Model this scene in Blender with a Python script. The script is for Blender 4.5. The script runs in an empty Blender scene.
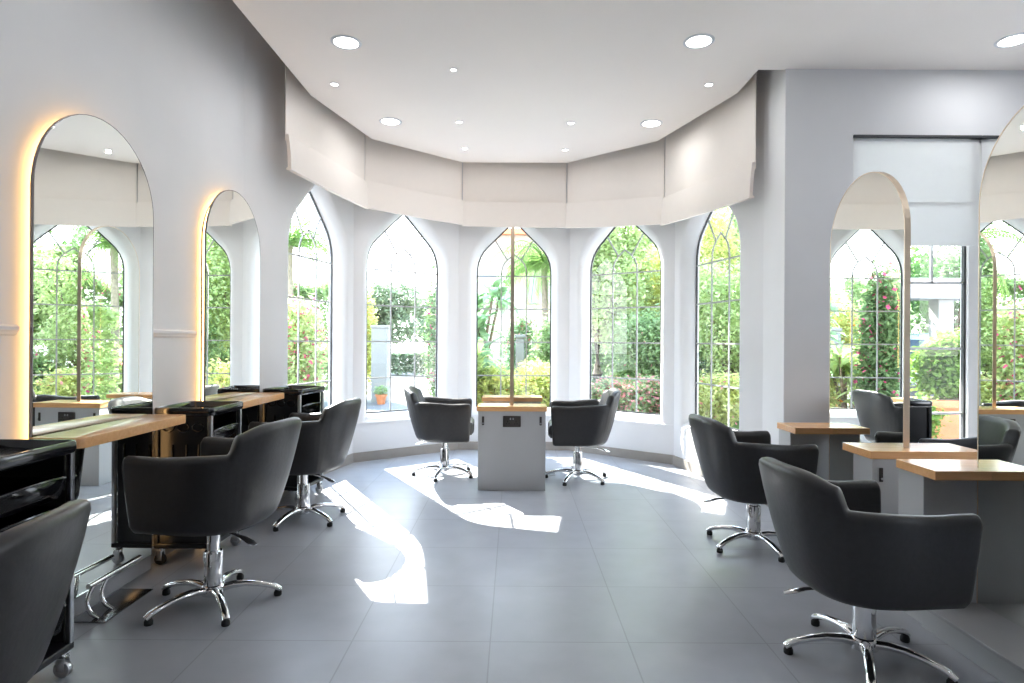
import bpy, bmesh, math, random
from mathutils import Vector, Matrix
random.seed(7)
PI = math.pi
S = bpy.context.scene
COL = S.collection

# ------------------------------------------------------------------ materials
def mat(name, col, rough=0.5, metal=0.0, var=0.0, scale=8.0, bump=0.0, spec=0.5, stretch=None, coat=0.0, trans=0.0):
    m = bpy.data.materials.new(name); m.use_nodes = True
    nt = m.node_tree; b = nt.nodes['Principled BSDF']
    b.inputs['Base Color'].default_value = (*col, 1)
    b.inputs['Roughness'].default_value = rough
    b.inputs['Metallic'].default_value = metal
    b.inputs['Specular IOR Level'].default_value = spec
    b.inputs['Coat Weight'].default_value = coat
    b.inputs['Coat Roughness'].default_value = 0.08
    if var or bump:
        tc = nt.nodes.new('ShaderNodeTexCoord')
        mp = nt.nodes.new('ShaderNodeMapping')
        if stretch: mp.inputs['Scale'].default_value = stretch
        nt.links.new(tc.outputs['Object'], mp.inputs['Vector'])
        n = nt.nodes.new('ShaderNodeTexNoise'); n.inputs['Scale'].default_value = scale
        n.inputs['Detail'].default_value = 5
        nt.links.new(mp.outputs[0], n.inputs['Vector'])
        if var:
            r = nt.nodes.new('ShaderNodeValToRGB')
            r.color_ramp.elements[0].position = 0.3; r.color_ramp.elements[1].position = 0.7
            r.color_ramp.elements[0].color = (*[max(0, c*(1-var)) for c in col], 1)
            r.color_ramp.elements[1].color = (*[min(1, c*(1+var)) for c in col], 1)
            nt.links.new(n.outputs['Fac'], r.inputs['Fac'])
            nt.links.new(r.outputs['Color'], b.inputs['Base Color'])
        if bump:
            bp = nt.nodes.new('ShaderNodeBump'); bp.inputs['Strength'].default_value = bump
            bp.inputs['Distance'].default_value = 0.01
            nt.links.new(n.outputs['Fac'], bp.inputs['Height'])
            nt.links.new(bp.outputs['Normal'], b.inputs['Normal'])
    return m

def emit(name, col, strength):
    m = bpy.data.materials.new(name); m.use_nodes = True
    nt = m.node_tree; nt.nodes.clear()
    o = nt.nodes.new('ShaderNodeOutputMaterial'); e = nt.nodes.new('ShaderNodeEmission')
    e.inputs['Color'].default_value = (*col, 1); e.inputs['Strength'].default_value = strength
    nt.links.new(e.outputs[0], o.inputs['Surface'])
    return m

def leafmat(name, col, var=0.28, scale=3.0, tr=0.6):
    m = bpy.data.materials.new(name); m.use_nodes = True
    nt = m.node_tree; nt.nodes.clear()
    o = nt.nodes.new('ShaderNodeOutputMaterial')
    d = nt.nodes.new('ShaderNodeBsdfDiffuse'); t = nt.nodes.new('ShaderNodeBsdfTranslucent')
    mx = nt.nodes.new('ShaderNodeMixShader'); mx.inputs[0].default_value = tr
    g = nt.nodes.new('ShaderNodeNewGeometry')
    r = nt.nodes.new('ShaderNodeValToRGB')
    r.color_ramp.elements[0].color = (*[c*(1-var) for c in col], 1)
    r.color_ramp.elements[1].color = (*[min(1, c*(1+var)) for c in col], 1)
    nt.links.new(g.outputs['Random Per Island'], r.inputs['Fac'])
    nt.links.new(r.outputs[0], d.inputs['Color']); nt.links.new(r.outputs[0], t.inputs['Color'])
    nt.links.new(d.outputs[0], mx.inputs[1]); nt.links.new(t.outputs[0], mx.inputs[2])
    nt.links.new(mx.outputs[0], o.inputs['Surface'])
    return m

def glassmat(name, refl=0.07, tint=(0.97, 0.99, 0.98)):
    m = bpy.data.materials.new(name); m.use_nodes = True
    nt = m.node_tree; nt.nodes.clear()
    o = nt.nodes.new('ShaderNodeOutputMaterial')
    t = nt.nodes.new('ShaderNodeBsdfTransparent'); t.inputs['Color'].default_value = (*tint, 1)
    g = nt.nodes.new('ShaderNodeBsdfGlossy'); g.inputs['Roughness'].default_value = 0.0
    mx = nt.nodes.new('ShaderNodeMixShader'); mx.inputs[0].default_value = refl
    nt.links.new(t.outputs[0], mx.inputs[1]); nt.links.new(g.outputs[0], mx.inputs[2])
    nt.links.new(mx.outputs[0], o.inputs['Surface'])
    return m

def fabricmat(name, col, tr):
    m = bpy.data.materials.new(name); m.use_nodes = True
    nt = m.node_tree; nt.nodes.clear()
    o = nt.nodes.new('ShaderNodeOutputMaterial')
    d = nt.nodes.new('ShaderNodeBsdfDiffuse'); t = nt.nodes.new('ShaderNodeBsdfTranslucent')
    mx = nt.nodes.new('ShaderNodeMixShader'); mx.inputs[0].default_value = tr
    tc = nt.nodes.new('ShaderNodeTexCoord')
    n = nt.nodes.new('ShaderNodeTexNoise'); n.inputs['Scale'].default_value = 14; n.inputs['Detail'].default_value = 6
    r = nt.nodes.new('ShaderNodeValToRGB')
    r.color_ramp.elements[0].color = (*[c*0.97 for c in col], 1); r.color_ramp.elements[1].color = (*col, 1)
    nt.links.new(tc.outputs['Object'], n.inputs['Vector']); nt.links.new(n.outputs['Fac'], r.inputs['Fac'])
    nt.links.new(r.outputs[0], d.inputs['Color']); nt.links.new(r.outputs[0], t.inputs['Color'])
    nt.links.new(d.outputs[0], mx.inputs[1]); nt.links.new(t.outputs[0], mx.inputs[2])
    nt.links.new(mx.outputs[0], o.inputs['Surface'])
    return m

def tilemat():
    m = bpy.data.materials.new('grey_porcelain_tile'); m.use_nodes = True
    nt = m.node_tree; b = nt.nodes['Principled BSDF']; L = nt.links.new
    tc = nt.nodes.new('ShaderNodeTexCoord')
    mp = nt.nodes.new('ShaderNodeMapping')
    mp.inputs['Location'].default_value = (0.094, -2.66 + 0.604*10, 0)
    L(tc.outputs['Object'], mp.inputs['Vector'])
    br = nt.nodes.new('ShaderNodeTexBrick'); br.offset = 0.0; br.squash = 1.0
    br.inputs['Scale'].default_value = 1.0
    br.inputs['Brick Width'].default_value = 0.6; br.inputs['Row Height'].default_value = 0.604
    br.inputs['Mortar Size'].default_value = 0.0035; br.inputs['Mortar Smooth'].default_value = 0.2
    br.inputs['Bias'].default_value = 0.0
    br.inputs['Color1'].default_value = (*TILE1, 1); br.inputs['Color2'].default_value = (*TILE2, 1)
    br.inputs['Mortar'].default_value = (0.30, 0.31, 0.335, 1)
    L(mp.outputs[0], br.inputs['Vector'])
    n = nt.nodes.new('ShaderNodeTexNoise'); n.inputs['Scale'].default_value = 5; n.inputs['Detail'].default_value = 8
    L(tc.outputs['Object'], n.inputs['Vector'])
    r = nt.nodes.new('ShaderNodeValToRGB')
    r.color_ramp.elements[0].position = 0.3; r.color_ramp.elements[1].position = 0.75
    r.color_ramp.elements[0].color = (0.92, 0.92, 0.92, 1); r.color_ramp.elements[1].color = (1.04, 1.04, 1.04, 1)
    L(n.outputs['Fac'], r.inputs['Fac'])
    mx = nt.nodes.new('ShaderNodeMix'); mx.data_type = 'RGBA'; mx.blend_type = 'MULTIPLY'
    mx.inputs['Factor'].default_value = 1
    L(br.outputs['Color'], mx.inputs['A']); L(r.outputs[0], mx.inputs['B'])
    L(mx.outputs['Result'], b.inputs['Base Color'])
    b.inputs['Roughness'].default_value = 0.33
    b.inputs['Specular IOR Level'].default_value = 0.45
    bp = nt.nodes.new('ShaderNodeBump'); bp.inputs['Strength'].default_value = 0.25; bp.inputs['Distance'].default_value = 0.002
    bp.invert = True
    L(br.outputs['Fac'], bp.inputs['Height']); L(bp.outputs['Normal'], b.inputs['Normal'])
    return m

def woodmat(name, c1, c2, rough=0.2):
    m = bpy.data.materials.new(name); m.use_nodes = True
    nt = m.node_tree; b = nt.nodes['Principled BSDF']; L = nt.links.new
    tc = nt.nodes.new('ShaderNodeTexCoord'); mp = nt.nodes.new('ShaderNodeMapping')
    mp.inputs['Scale'].default_value = (3, 30, 30)
    L(tc.outputs['Object'], mp.inputs['Vector'])
    n = nt.nodes.new('ShaderNodeTexNoise'); n.inputs['Scale'].default_value = 1.4; n.inputs['Detail'].default_value = 8
    n.inputs['Distortion'].default_value = 0.8
    L(mp.outputs[0], n.inputs['Vector'])
    r = nt.nodes.new('ShaderNodeValToRGB')
    r.color_ramp.elements[0].position = 0.3; r.color_ramp.elements[1].position = 0.7
    r.color_ramp.elements[0].color = (*c1, 1); r.color_ramp.elements[1].color = (*c2, 1)
    L(n.outputs['Fac'], r.inputs['Fac']); L(r.outputs[0], b.inputs['Base Color'])
    b.inputs['Roughness'].default_value = rough
    return m

TILE1 = (0.385, 0.40, 0.435); TILE2 = (0.40, 0.415, 0.45)
M = dict(
    wall=mat('white_plaster', (0.77, 0.77, 0.78), 0.6, var=0.015, scale=3),
    ceil=mat('ceiling_paint', (0.93, 0.875, 0.83), 0.7, var=0.01, scale=2),
    tile=tilemat(),
    base=mat('taupe_baseboard_tile', (0.34, 0.31, 0.28), 0.5, var=0.08, scale=6),
    blind=fabricmat('cream_linen', (0.93, 0.87, 0.815), 0.15),
    sheer=fabricmat('sheer_white_fabric', (0.86, 0.86, 0.86), 0.4),
    frame=mat('dark_window_gasket', (0.045, 0.047, 0.05), 0.5, var=0.05),
    muntin=mat('grey_white_glazing_bar', (0.42, 0.42, 0.41), 0.45, var=0.02),
    wframe=mat('white_window_frame', (0.82, 0.82, 0.81), 0.45, var=0.02),
    glass=glassmat('window_glass', 0.06),
    glass2=glassmat('clear_window_glass', 0.035),
    mirror=mat('mirror_silver', (0.86, 0.885, 0.85), 0.0, 1.0),
    brass=mat('champagne_metal', (0.72, 0.59, 0.455), 0.36, 1.0, var=0.05),
    led=emit('warm_led', (1.0, 0.58, 0.23), 9.5),
    leather=mat('black_leather', (0.029, 0.028, 0.029), 0.40, var=0.10, scale=40, bump=0.08),
    chrome=mat('polished_chrome', (0.80, 0.80, 0.81), 0.07, 1.0, var=0.02),
    rubber=mat('black_rubber', (0.012, 0.012, 0.012), 0.6, var=0.1),
    oak=woodmat('oiled_oak', (0.80, 0.42, 0.18), (0.90, 0.52, 0.25)),
    grey=mat('grey_laminate', (0.50, 0.505, 0.51), 0.33, var=0.02, scale=4),
    plinth=mat('pale_grey_plinth', (0.42, 0.42, 0.43), 0.4, var=0.03),
    gloss=mat('gloss_black_plastic', (0.010, 0.010, 0.013), 0.12, var=0.1, coat=0.3),
    matt=mat('matt_black_panel', (0.012, 0.012, 0.014), 0.35, var=0.1),
    alu=mat('brushed_aluminium', (0.55, 0.56, 0.58), 0.3, 1.0, var=0.05, scale=30),
    steel=mat('dark_steel_plate', (0.25, 0.25, 0.26), 0.15, 1.0, var=0.05),
    socket=mat('dark_bronze_socket', (0.05, 0.042, 0.038), 0.4, var=0.1),
    lens=emit('downlight_lens', (1.0, 0.98, 0.95), 14.0),
    lampring=mat('white_lamp_ring', (0.72, 0.74, 0.78), 0.35, var=0.02),
    dark=mat('recess_dark', (0.10, 0.095, 0.09), 0.6, var=0.05),
    paving=mat('pale_paving', (0.27, 0.265, 0.25), 0.8, var=0.08, scale=1.5),
    deck=mat('grey_patio', (0.12, 0.12, 0.125), 0.7, var=0.1, scale=3),
    lawn=leafmat('lawn_green', (0.20, 0.34, 0.10)),
    white=mat('white_render', (0.27, 0.27, 0.27), 0.7, var=0.03),
    house=mat('pale_house_wall', (0.42, 0.37, 0.32), 0.8, var=0.04),
    hglass=mat('house_window_glass', (0.35, 0.45, 0.55), 0.1, var=0.1),
    terra=mat('terracotta', (0.66, 0.24, 0.11), 0.7, var=0.12),
    bark=mat('bark', (0.20, 0.15, 0.11), 0.85, var=0.3, scale=20, bump=0.4),
    palmbark=mat('palm_bark', (0.30, 0.25, 0.20), 0.85, var=0.3, scale=20, bump=0.4),
    car=mat('white_car_paint', (0.32, 0.34, 0.38), 0.25, var=0.02, coat=0.5),
    carglass=mat('car_glass', (0.10, 0.14, 0.20), 0.08, var=0.05),
    cargrey=mat('car_trim', (0.04, 0.04, 0.045), 0.5, var=0.05),
    l_dark=leafmat('leaf_dark', (0.22, 0.33, 0.16)),
    l_mid=leafmat('leaf_mid', (0.36, 0.48, 0.25)),
    l_light=leafmat('leaf_light', (0.52, 0.62, 0.31)),
    l_yel=leafmat('leaf_yellow', (0.6, 0.64, 0.27)),
    l_deep=leafmat('leaf_deep', (0.11, 0.22, 0.06)),
    l_bush=leafmat('leaf_bush', (0.25, 0.38, 0.10)),
    l_palm=leafmat('leaf_palm', (0.20, 0.32, 0.10)),
    l_blue=leafmat('leaf_blue', (0.38, 0.54, 0.34)),
    l_pale=leafmat('leaf_pale', (0.27, 0.34, 0.22)),
    f_pink=leafmat('petal_pink', (0.75, 0.13, 0.30), 0.25),
    f_rose=leafmat('petal_rose', (0.92, 0.36, 0.38), 0.25),
    f_orange=leafmat('petal_orange', (0.80, 0.32, 0.08), 0.25),
    cord=mat('white_cord', (0.6, 0.6, 0.6), 0.4, var=0.02),
)

# ------------------------------------------------------------------ mesh helpers
def link(name, bm, m, parent=None, smooth=False, angle=40):
    me = bpy.data.meshes.new(name)
    bmesh.ops.recalc_face_normals(bm, faces=bm.faces[:])
    bm.to_mesh(me); bm.free()
    if smooth:
        for p in me.polygons: p.use_smooth = True
        try: me.set_sharp_from_angle(angle=math.radians(angle))
        except Exception: pass
    me.materials.append(m)
    o = bpy.data.objects.new(name, me); COL.objects.link(o)
    if parent: o.parent = parent
    return o

def raw(name, verts, faces, m, parent=None, smooth=False):
    me = bpy.data.meshes.new(name); me.from_pydata(verts, [], faces); me.update()
    if smooth:
        for p in me.polygons: p.use_smooth = True
    me.materials.append(m)
    o = bpy.data.objects.new(name, me); COL.objects.link(o)
    if parent: o.parent = parent
    return o

def thing(name, label, cat, loc=(0, 0, 0), rz=0, group=None):
    o = bpy.data.objects.new(name, None); COL.objects.link(o)
    o.empty_display_size = 0.1
    o.location = loc; o.rotation_euler = (0, 0, rz)
    o['label'] = label; o['category'] = cat
    if group: o['group'] = group
    return o

def tag(o, label, cat, group=None, kind=None):
    o['label'] = label; o['category'] = cat
    if group: o['group'] = group
    if kind: o['kind'] = kind
    return o

def struct(o, label=None):
    o['kind'] = 'structure'
    if label: o['label'] = label; o['category'] = o.name.split('_')[0]
    return o

def dup(root, label, loc, rz=0):
    r = root.copy(); COL.objects.link(r); r.location = loc; r.rotation_euler = (0, 0, rz); r['label'] = label
    for ch in list(root.children):
        c = ch.copy(); COL.objects.link(c); c.parent = r
        for g in list(ch.children):
            d = g.copy(); COL.objects.link(d); d.parent = c
    return r

def box(bm, x0, x1, y0, y1, z0, z1, bev=0.0, seg=2):
    r = bmesh.ops.create_cube(bm, size=1.0)
    vs = r['verts']
    for v in vs:
        v.co = Vector((x0 + (v.co.x+.5)*(x1-x0), y0 + (v.co.y+.5)*(y1-y0), z0 + (v.co.z+.5)*(z1-z0)))
    if bev:
        es = {e for v in vs for e in v.link_edges}
        bmesh.ops.bevel(bm, geom=list(es), offset=bev, segments=seg, affect='EDGES', profile=0.5)
    return vs

def B(*a, **k):
    bm = bmesh.new(); box(bm, *a, **k); return bm

def tube(bm, pts, rad, n=10, cap=True, flat=1.0):
    """round tube through pts; rad number or list; flat squashes the section's vertical."""
    pts = [Vector(p) for p in pts]
    if not isinstance(rad, (list, tuple)): rad = [rad]*len(pts)
    rings = []; up = Vector((0, 0, 1))
    for i, p in enumerate(pts):
        t = (pts[min(i+1, len(pts)-1)] - pts[max(i-1, 0)]).normalized()
        a = t.cross(up)
        if a.length < 1e-3: a = t.cross(Vector((0, 1, 0)))
        a.normalize(); b = a.cross(t).normalized()
        rings.append([bm.verts.new(p + a*math.cos(2*PI*k/n)*rad[i] + b*math.sin(2*PI*k/n)*rad[i]*flat) for k in range(n)])
    for i in range(len(rings)-1):
        for k in range(n):
            bm.faces.new((rings[i][k], rings[i][(k+1) % n], rings[i+1][(k+1) % n], rings[i+1][k]))
    if cap:
        bm.faces.new(rings[0]); bm.faces.new(rings[-1])

def smooth_path(p, k=5):
    p = [Vector(q) for q in p]; out = []
    for i in range(len(p)-1):
        a, b, c, d = p[max(i-1, 0)], p[i], p[i+1], p[min(i+2, len(p)-1)]
        for j in range(k):
            t = j/k; out.append(.5*((2*b)+(c-a)*t+(2*a-5*b+4*c-d)*t*t+(3*b-a-3*c+d)*t**3))
    return out+[p[-1]]

def lathe(bm, prof, n=24, c=(0, 0, 0), cap=True):
    rings = []
    for r, z in prof:
        rings.append([bm.verts.new((c[0]+r*math.cos(2*PI*k/n), c[1]+r*math.sin(2*PI*k/n), c[2]+z)) for k in range(n)])
    for i in range(len(rings)-1):
        for k in range(n):
            bm.faces.new((rings[i][k], rings[i][(k+1) % n], rings[i+1][(k+1) % n], rings[i+1][k]))
    if cap:
        bm.faces.new(rings[0]); bm.faces.new(rings[-1])

def prism(bm, poly, z0, z1, bev=0.0, seg=3):
    a = [bm.verts.new((x, y, z0)) for x, y in poly]; b = [bm.verts.new((x, y, z1)) for x, y in poly]
    n = len(poly)
    fs = [bm.faces.new(a), bm.faces.new(b)]
    for i in range(n): fs.append(bm.faces.new((a[i], a[(i+1) % n], b[(i+1) % n], b[i])))
    if bev:
        es = [e for e in fs[1].edges] + [e for e in fs[0].edges]
        bmesh.ops.bevel(bm, geom=es, offset=bev, segments=seg, affect='EDGES', profile=0.5)

# ------------------------------------------------------------------ camera
F = 612.0; H = 1.307
cam = bpy.data.cameras.new('camera'); co = bpy.data.objects.new('camera', cam); COL.objects.link(co)
cam.sensor_width = 36; cam.sensor_fit = 'HORIZONTAL'; cam.lens = F/1024*36
cam.shift_x = -1.7/1024; cam.shift_y = -0.3/1024; cam.clip_start = 0.05
co.matrix_world = Matrix.Translation((0, 0, H)) @ Matrix.Rotation(PI/2, 4, 'X') @ Matrix.Rotation(0.006, 4, 'Z')
S.camera = co

# ------------------------------------------------------------------ bay geometry
T1, T2 = math.radians(38), math.radians(77.5)
SG, ZG, GW = 1.43, 7.50, 0.455
def facet_frames():
    d1 = Vector((math.cos(T1), -math.sin(T1))); d2 = Vector((math.cos(T2), -math.sin(T2)))
    A = Vector((SG/2, ZG)); Bv = A + d1*SG; Cv = Bv + d2*SG
    fr = []
    m1, m2 = A + d1*SG/2, Bv + d2*SG/2
    mir = lambda v: Vector((-v.x, v.y))
    fl = lambda d: Vector((d.x, -d.y))
    fr.append((mir(m2), fl(d2))); fr.append((mir(m1), fl(d1))); fr.append((Vector((0, ZG)), Vector((1, 0))))
    fr.append((m1, d1)); fr.append((m2, d2))
    return fr          # glass mid point, direction left to right
FR = facet_frames()
def nrm(d): return Vector((-d.y, d.x))     # outward
def isect(p, d, q, e):
    den = d.x*e.y - d.y*e.x
    t = ((q.x-p.x)*e.y - (q.y-p.y)*e.x)/den
    return p + d*t
GOFF = 0.14            # glass behind the inner wall face
XL, XR = -2.11, 2.05
def poly_at(off):
    """bay polyline shifted outward by off from the inner wall face; starts on the left wall, ends on the right one."""
    ls = [(m + nrm(d)*(off-GOFF), d) for m, d in FR]
    pts = [isect(ls[0][0], ls[0][1], Vector((XL-off, 0)), Vector((0, 1)))]
    for i in range(4): pts.append(isect(*ls[i], *ls[i+1]))
    pts.append(isect(ls[4][0], ls[4][1], Vector((XR+off, 0)), Vector((0, 1))))
    return pts
IN = poly_at(0.0); OUT = poly_at(0.17)
WZ = 4.05              # wall top
CZ = 3.384             # ceiling

HALF = [(GW, 2.12), (0.452, 2.19), (0.440, 2.26), (0.413, 2.337), (0.375, 2.40), (0.332, 2.450), (0.22, 2.562), (0.10, 2.680), (0.0, 2.772)]
ZB = 0.50
def outline(e):
    """window opening offset outward by e: (u,z) from bottom left, up over the apex, to bottom right"""
    right = [(GW, ZB)] + HALF
    pts = [(-u, z) for u, z in right] + [(u, z) for u, z in reversed(HALF[:-1])] + [(GW, ZB)]
    res = []
    n = len(pts)
    for i, (u, z) in enumerate(pts):
        p0 = pts[(i-1) % n]; p1 = pts[(i+1) % n]
        a = Vector((u-p0[0], z-p0[1])); b = Vector((p1[0]-u, p1[1]-z))
        a.normalize(); b.normalize()
        na = Vector((-a.y, a.x)); nb = Vector((-b.y, b.x))
        mn = (na+nb); mn.normalize()
        k = e/max(0.5, mn.dot(na))
        res.append((u+mn.x*k, z+mn.y*k))
    return res

def build_bay():
    V = []; Fc = []; SM = []
    def add(ps, sm=False):
        n = len(V); V.extend(ps); Fc.append(tuple(range(n, n+len(ps)))); SM.append(sm)
    for i, (g, d) in enumerate(FR):
        N = nrm(d); O = g - N*GOFF
        P = lambda u, dd, z: (O.x+d.x*u+N.x*dd, O.y+d.y*u+N.y*dd, z)
        for side, dd, pl, e in ((0, 0.0, IN, 0.105), (1, 0.17, OUT, 0.0)):
            ua = (pl[i]-O).dot(d); ub = (pl[i+1]-O).dot(d)
            ol = outline(e)
            zb = ol[0][1]; ul, ur = ol[0][0], ol[-1][0]
            def quad(q):
                q = [P(u, dd, z) for u, z in q]
                add(q if side == 0 else q[::-1])
            quad([(ua, 0), (ub, 0), (ub, zb), (ua, zb)])
            quad([(ua, zb), (ul, zb), (ul, WZ), (ua, WZ)])
            quad([(ur, zb), (ub, zb), (ub, WZ), (ur, WZ)])
            m = len(ol)
            for k in range(m-1):
                (u0, z0), (u1, z1) = ol[k], ol[k+1]
                if abs(u1-u0) > 1e-6: quad([(u0, z0), (u1, z1), (u1, WZ), (u0, WZ)])
        base = len(V)
        lev = ((0.105, 0), (0.090, 0.003), (0.076, 0.010), (0.060, 0.024), (0.042, 0.045), (0.026, 0.070), (0.012, 0.100), (0.003, 0.128), (0, GOFF), (0, 0.17))
        for e, dd in lev: V.extend(P(u, dd, z) for u, z in outline(e))
        n = len(outline(0))
        for j in range(len(lev)-1):
            for k in range(n):
                a, b = base+j*n, base+(j+1)*n
                Fc.append((a+k, b+k, b+(k+1) % n, a+(k+1) % n)); SM.append(True)
    o = raw('wall_bay', V, Fc, M['wall'])
    for p, q in zip(o.data.polygons, SM): p.use_smooth = q
    o.data.set_sharp_from_angle(angle=math.radians(40))
    return struct(o)
build_bay()

def bar3(bm, O, d, N, a, b, w, dep, dd):
    """square bar between (u,z) points a and b lying in the window plane"""
    a = Vector(a); b = Vector(b); t = (b-a).normalized(); s = Vector((-t.y, t.x))*w/2
    c = [a+s, b+s, b-s, a-s]
    def P(q, k): return bm.verts.new((O.x+d.x*q.x+N.x*k, O.y+d.y*q.x+N.y*k, q.y))
    f = [P(q, dd-dep/2) for q in c]; g = [P(q, dd+dep/2) for q in c]
    bm.faces.new(f); bm.faces.new(g)
    for i in range(4): bm.faces.new((f[i], f[(i+1) % 4], g[(i+1) % 4], g[i]))

WLAB = ['leftmost arched bay window, seen at an angle beside the left wall', 'second arched bay window from the left, looking out to a paved street',
        'middle arched bay window behind the upright mirror', 'fourth arched bay window, pink flowers along its lower panes',
        'rightmost arched bay window beside the white pier']
for i, (g, d) in enumerate(FR):
    N = nrm(d); O = g - N*GOFF
    w = thing('window_%d' % (i+1), WLAB[i], 'window'); w['kind'] = 'structure'
    ol = outline(-0.005)
    bm = bmesh.new()
    n = len(ol)
    for k in range(n): bar3(bm, O, d, N, ol[k], ol[(k+1) % n], 0.013, 0.016, GOFF)
    link('window_frame', bm, M['frame'], w)
    bm = bmesh.new()
    bw = 0.0155
    for z in (0.886, 1.295, 1.70, 2.10):
        bar3(bm, O, d, N, (-GW+.01, z), (GW-.01, z), bw, 0.012, GOFF)
    for s in (-1, 1):
        bar3(bm, O, d, N, (s*0.155, ZB), (s*0.155, 2.14), bw, 0.011, GOFF)
        arc = [(0.155, 2.10), (0.148, 2.19), (0.125, 2.25), (0.085, 2.30), (0, 2.37)]
        for p, q in zip(arc, arc[1:]): bar3(bm, O, d, N, (s*p[0], p[1]), (s*q[0], q[1]), bw, 0.011, GOFF)
        bar3(bm, O, d, N, (s*0.085, 2.30), (s*0.235, 2.545), bw, 0.011, GOFF)
    link('glazing_bars', bm, M['muntin'], w)
    bm = bmesh.new()
    bm.faces.new([bm.verts.new((O.x+d.x*u+N.x*GOFF, O.y+d.y*u+N.y*GOFF, z)) for u, z in outline(-0.01)])
    link('window_pane', bm, M['glass'], w)

# ------------------------------------------------------------------ rest of the shell
YB = -4.2; XRR = 5.6; YR = 4.64
struct(link('floor', B(-2.6, 6.2, YB-.3, 7.9, -0.12, 0.0), M['tile']))
# left wall
pl = IN[0]; po = OUT[0]
bm = bmesh.new(); prism(bm, [(XL, YB), (XL, pl.y), (po.x, po.y), (po.x, YB)], 0, WZ)
struct(link('wall_left', bm, M['wall']))
# right pier + wall facing the camera with the wide window
pr = IN[5]; pq = OUT[5]
bm = bmesh.new()
prism(bm, [(XR, YR), (pr.x, pr.y), (pq.x, pq.y), (pq.x, YR+.26), (2.565, YR+.26), (2.565, YR)], 0, WZ)
box(bm, 2.565, 4.70, YR, YR+.26, 0, 0.30)
box(bm, 2.565, 4.70, YR, YR+.26, 2.885, WZ)
box(bm, 4.70, XRR+.2, YR, YR+.26, 0, WZ)
struct(link('wall_right', bm, M['wall']))
# side and rear of the room (behind the camera): unseen side opening added for daylight fill
bm = bmesh.new()
box(bm, XRR, XRR+.2, YB, YR, 0, 0.5); box(bm, XRR, XRR+.2, YB, YR, 2.9, WZ)
for y, w in ((YB, 4.9), (2.1, YR-2.1)): box(bm, XRR, XRR+.2, y, y+w, 0.5, 2.9)
struct(link('wall_side', bm, M['wall']))
struct(link('wall_rear', B(-2.3, XRR+.2, YB-.2, YB, 0, WZ), M['wall']))
# ceiling slab with the bay edge, and the pocket top above it
ced = [(-1.735, YB), (-1.735, 5.20), (-1.475, 6.32), (-0.61, 7.12), (0.61, 7.12), (1.475, 6.32), (1.85, 5.10), (1.85, YR+.02), (XRR+.1, YR+.02), (XRR+.1, YB)]
bm = bmesh.new(); prism(bm, ced, CZ, CZ+.06)
struct(link('ceiling', bm, M['ceil']))
struct(link('ceiling_pocket', B(-2.5, XRR+.3, YB-.3, 7.9, WZ, WZ+.1), M['ceil']))

def offset_run(bm, pts, th, z0, z1, closed=False):
    """board of thickness th on the room side of a polyline"""
    ins = []
    n = len(pts)
    for i in range(n):
        ds = []
        if i > 0: ds.append((pts[i]-pts[i-1]).normalized())
        if i < n-1: ds.append((pts[i+1]-pts[i]).normalized())
        ns = [-nrm(d) for d in ds]
        m = sum(ns, Vector((0, 0))).normalized()
        ins.append(pts[i] + m*(th/max(.4, m.dot(ns[0]))))
    for i in range(n-1):
        prism(bm, [tuple(pts[i]), tuple(pts[i+1]), tuple(ins[i+1]), tuple(ins[i])], z0, z1)

bm = bmesh.new(); offset_run(bm, IN[:], 0.014, 0, 0.10); struct(link('baseboard_bay', bm, M['base']))
bm = bmesh.new(); box(bm, XL, XL+.014, YB, IN[0].y, 0, 0.10); struct(link('baseboard_left', bm, M['base']))
bm = bmesh.new(); box(bm, XR-.014, XR, YR-.014, IN[5].y, 0, .10); box(bm, XR, XRR, YR-.014, YR, 0, .10); struct(link('baseboard_right', bm, M['base']))
# sill ledge under the bay windows
bm = bmesh.new(); offset_run(bm, IN[1:5], 0.012, 0.405, 0.42); struct(link('trim_sill', bm, M['wall']))
# dado rail between the mirrors
for k, (a, b) in enumerate(((YB, 2.585), (3.50, 4.04), (4.93, IN[0].y))):
    bm = bmesh.new()
    prof = [(0, 1.318), (0.010, 1.322), (0.016, 1.335), (0.022, 1.342), (0.022, 1.356), (0.014, 1.362), (0, 1.366)]
    A = [bm.verts.new((XL+p, a, z)) for p, z in prof]; Bq = [bm.verts.new((XL+p, b, z)) for p, z in prof]
    bm.faces.new(A); bm.faces.new(Bq)
    for i in range(len(prof)): bm.faces.new((A[i], A[(i+1) % len(prof)], Bq[(i+1) % len(prof)], Bq[i]))
    struct(link('trim_%d' % (k+1), bm, M['wall']))

# wide window in the right wall
w = thing('window_6', 'wide white framed window in the right hand wall behind the arched mirrors', 'window'); w['kind'] = 'structure'
bm = bmesh.new()
for x0, x1 in ((2.565, 2.605), (3.47, 3.60), (4.66, 4.70)): box(bm, x0, x1, YR+.03, YR+.12, .30, 2.885, bev=.004)
box(bm, 2.565, 4.70, YR+.03, YR+.12, .30, .35, bev=.004); box(bm, 2.565, 4.70, YR+.03, YR+.12, 2.84, 2.885, bev=.004)
link('window_frame', bm, M['wframe'], w)
bm = bmesh.new(); box(bm, 3.457, 3.47, YR+.06, YR+.09, .35, 2.84); box(bm, 3.60, 3.61, YR+.06, YR+.09, .35, 2.84); link('gasket', bm, M['frame'], w)
bm = bmesh.new()
for z in (.77, 1.27, 1.775): box(bm, 2.6, 4.67, YR+.075, YR+.095, z-.009, z+.009)
for x in (3.22, 4.13): box(bm, x-.009, x+.009, YR+.075, YR+.095, 1.775 if x == 3.22 else (.35 if x > 4 else 2.28), 2.85)
link('glazing_bars', bm, M['wframe'], w)
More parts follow.
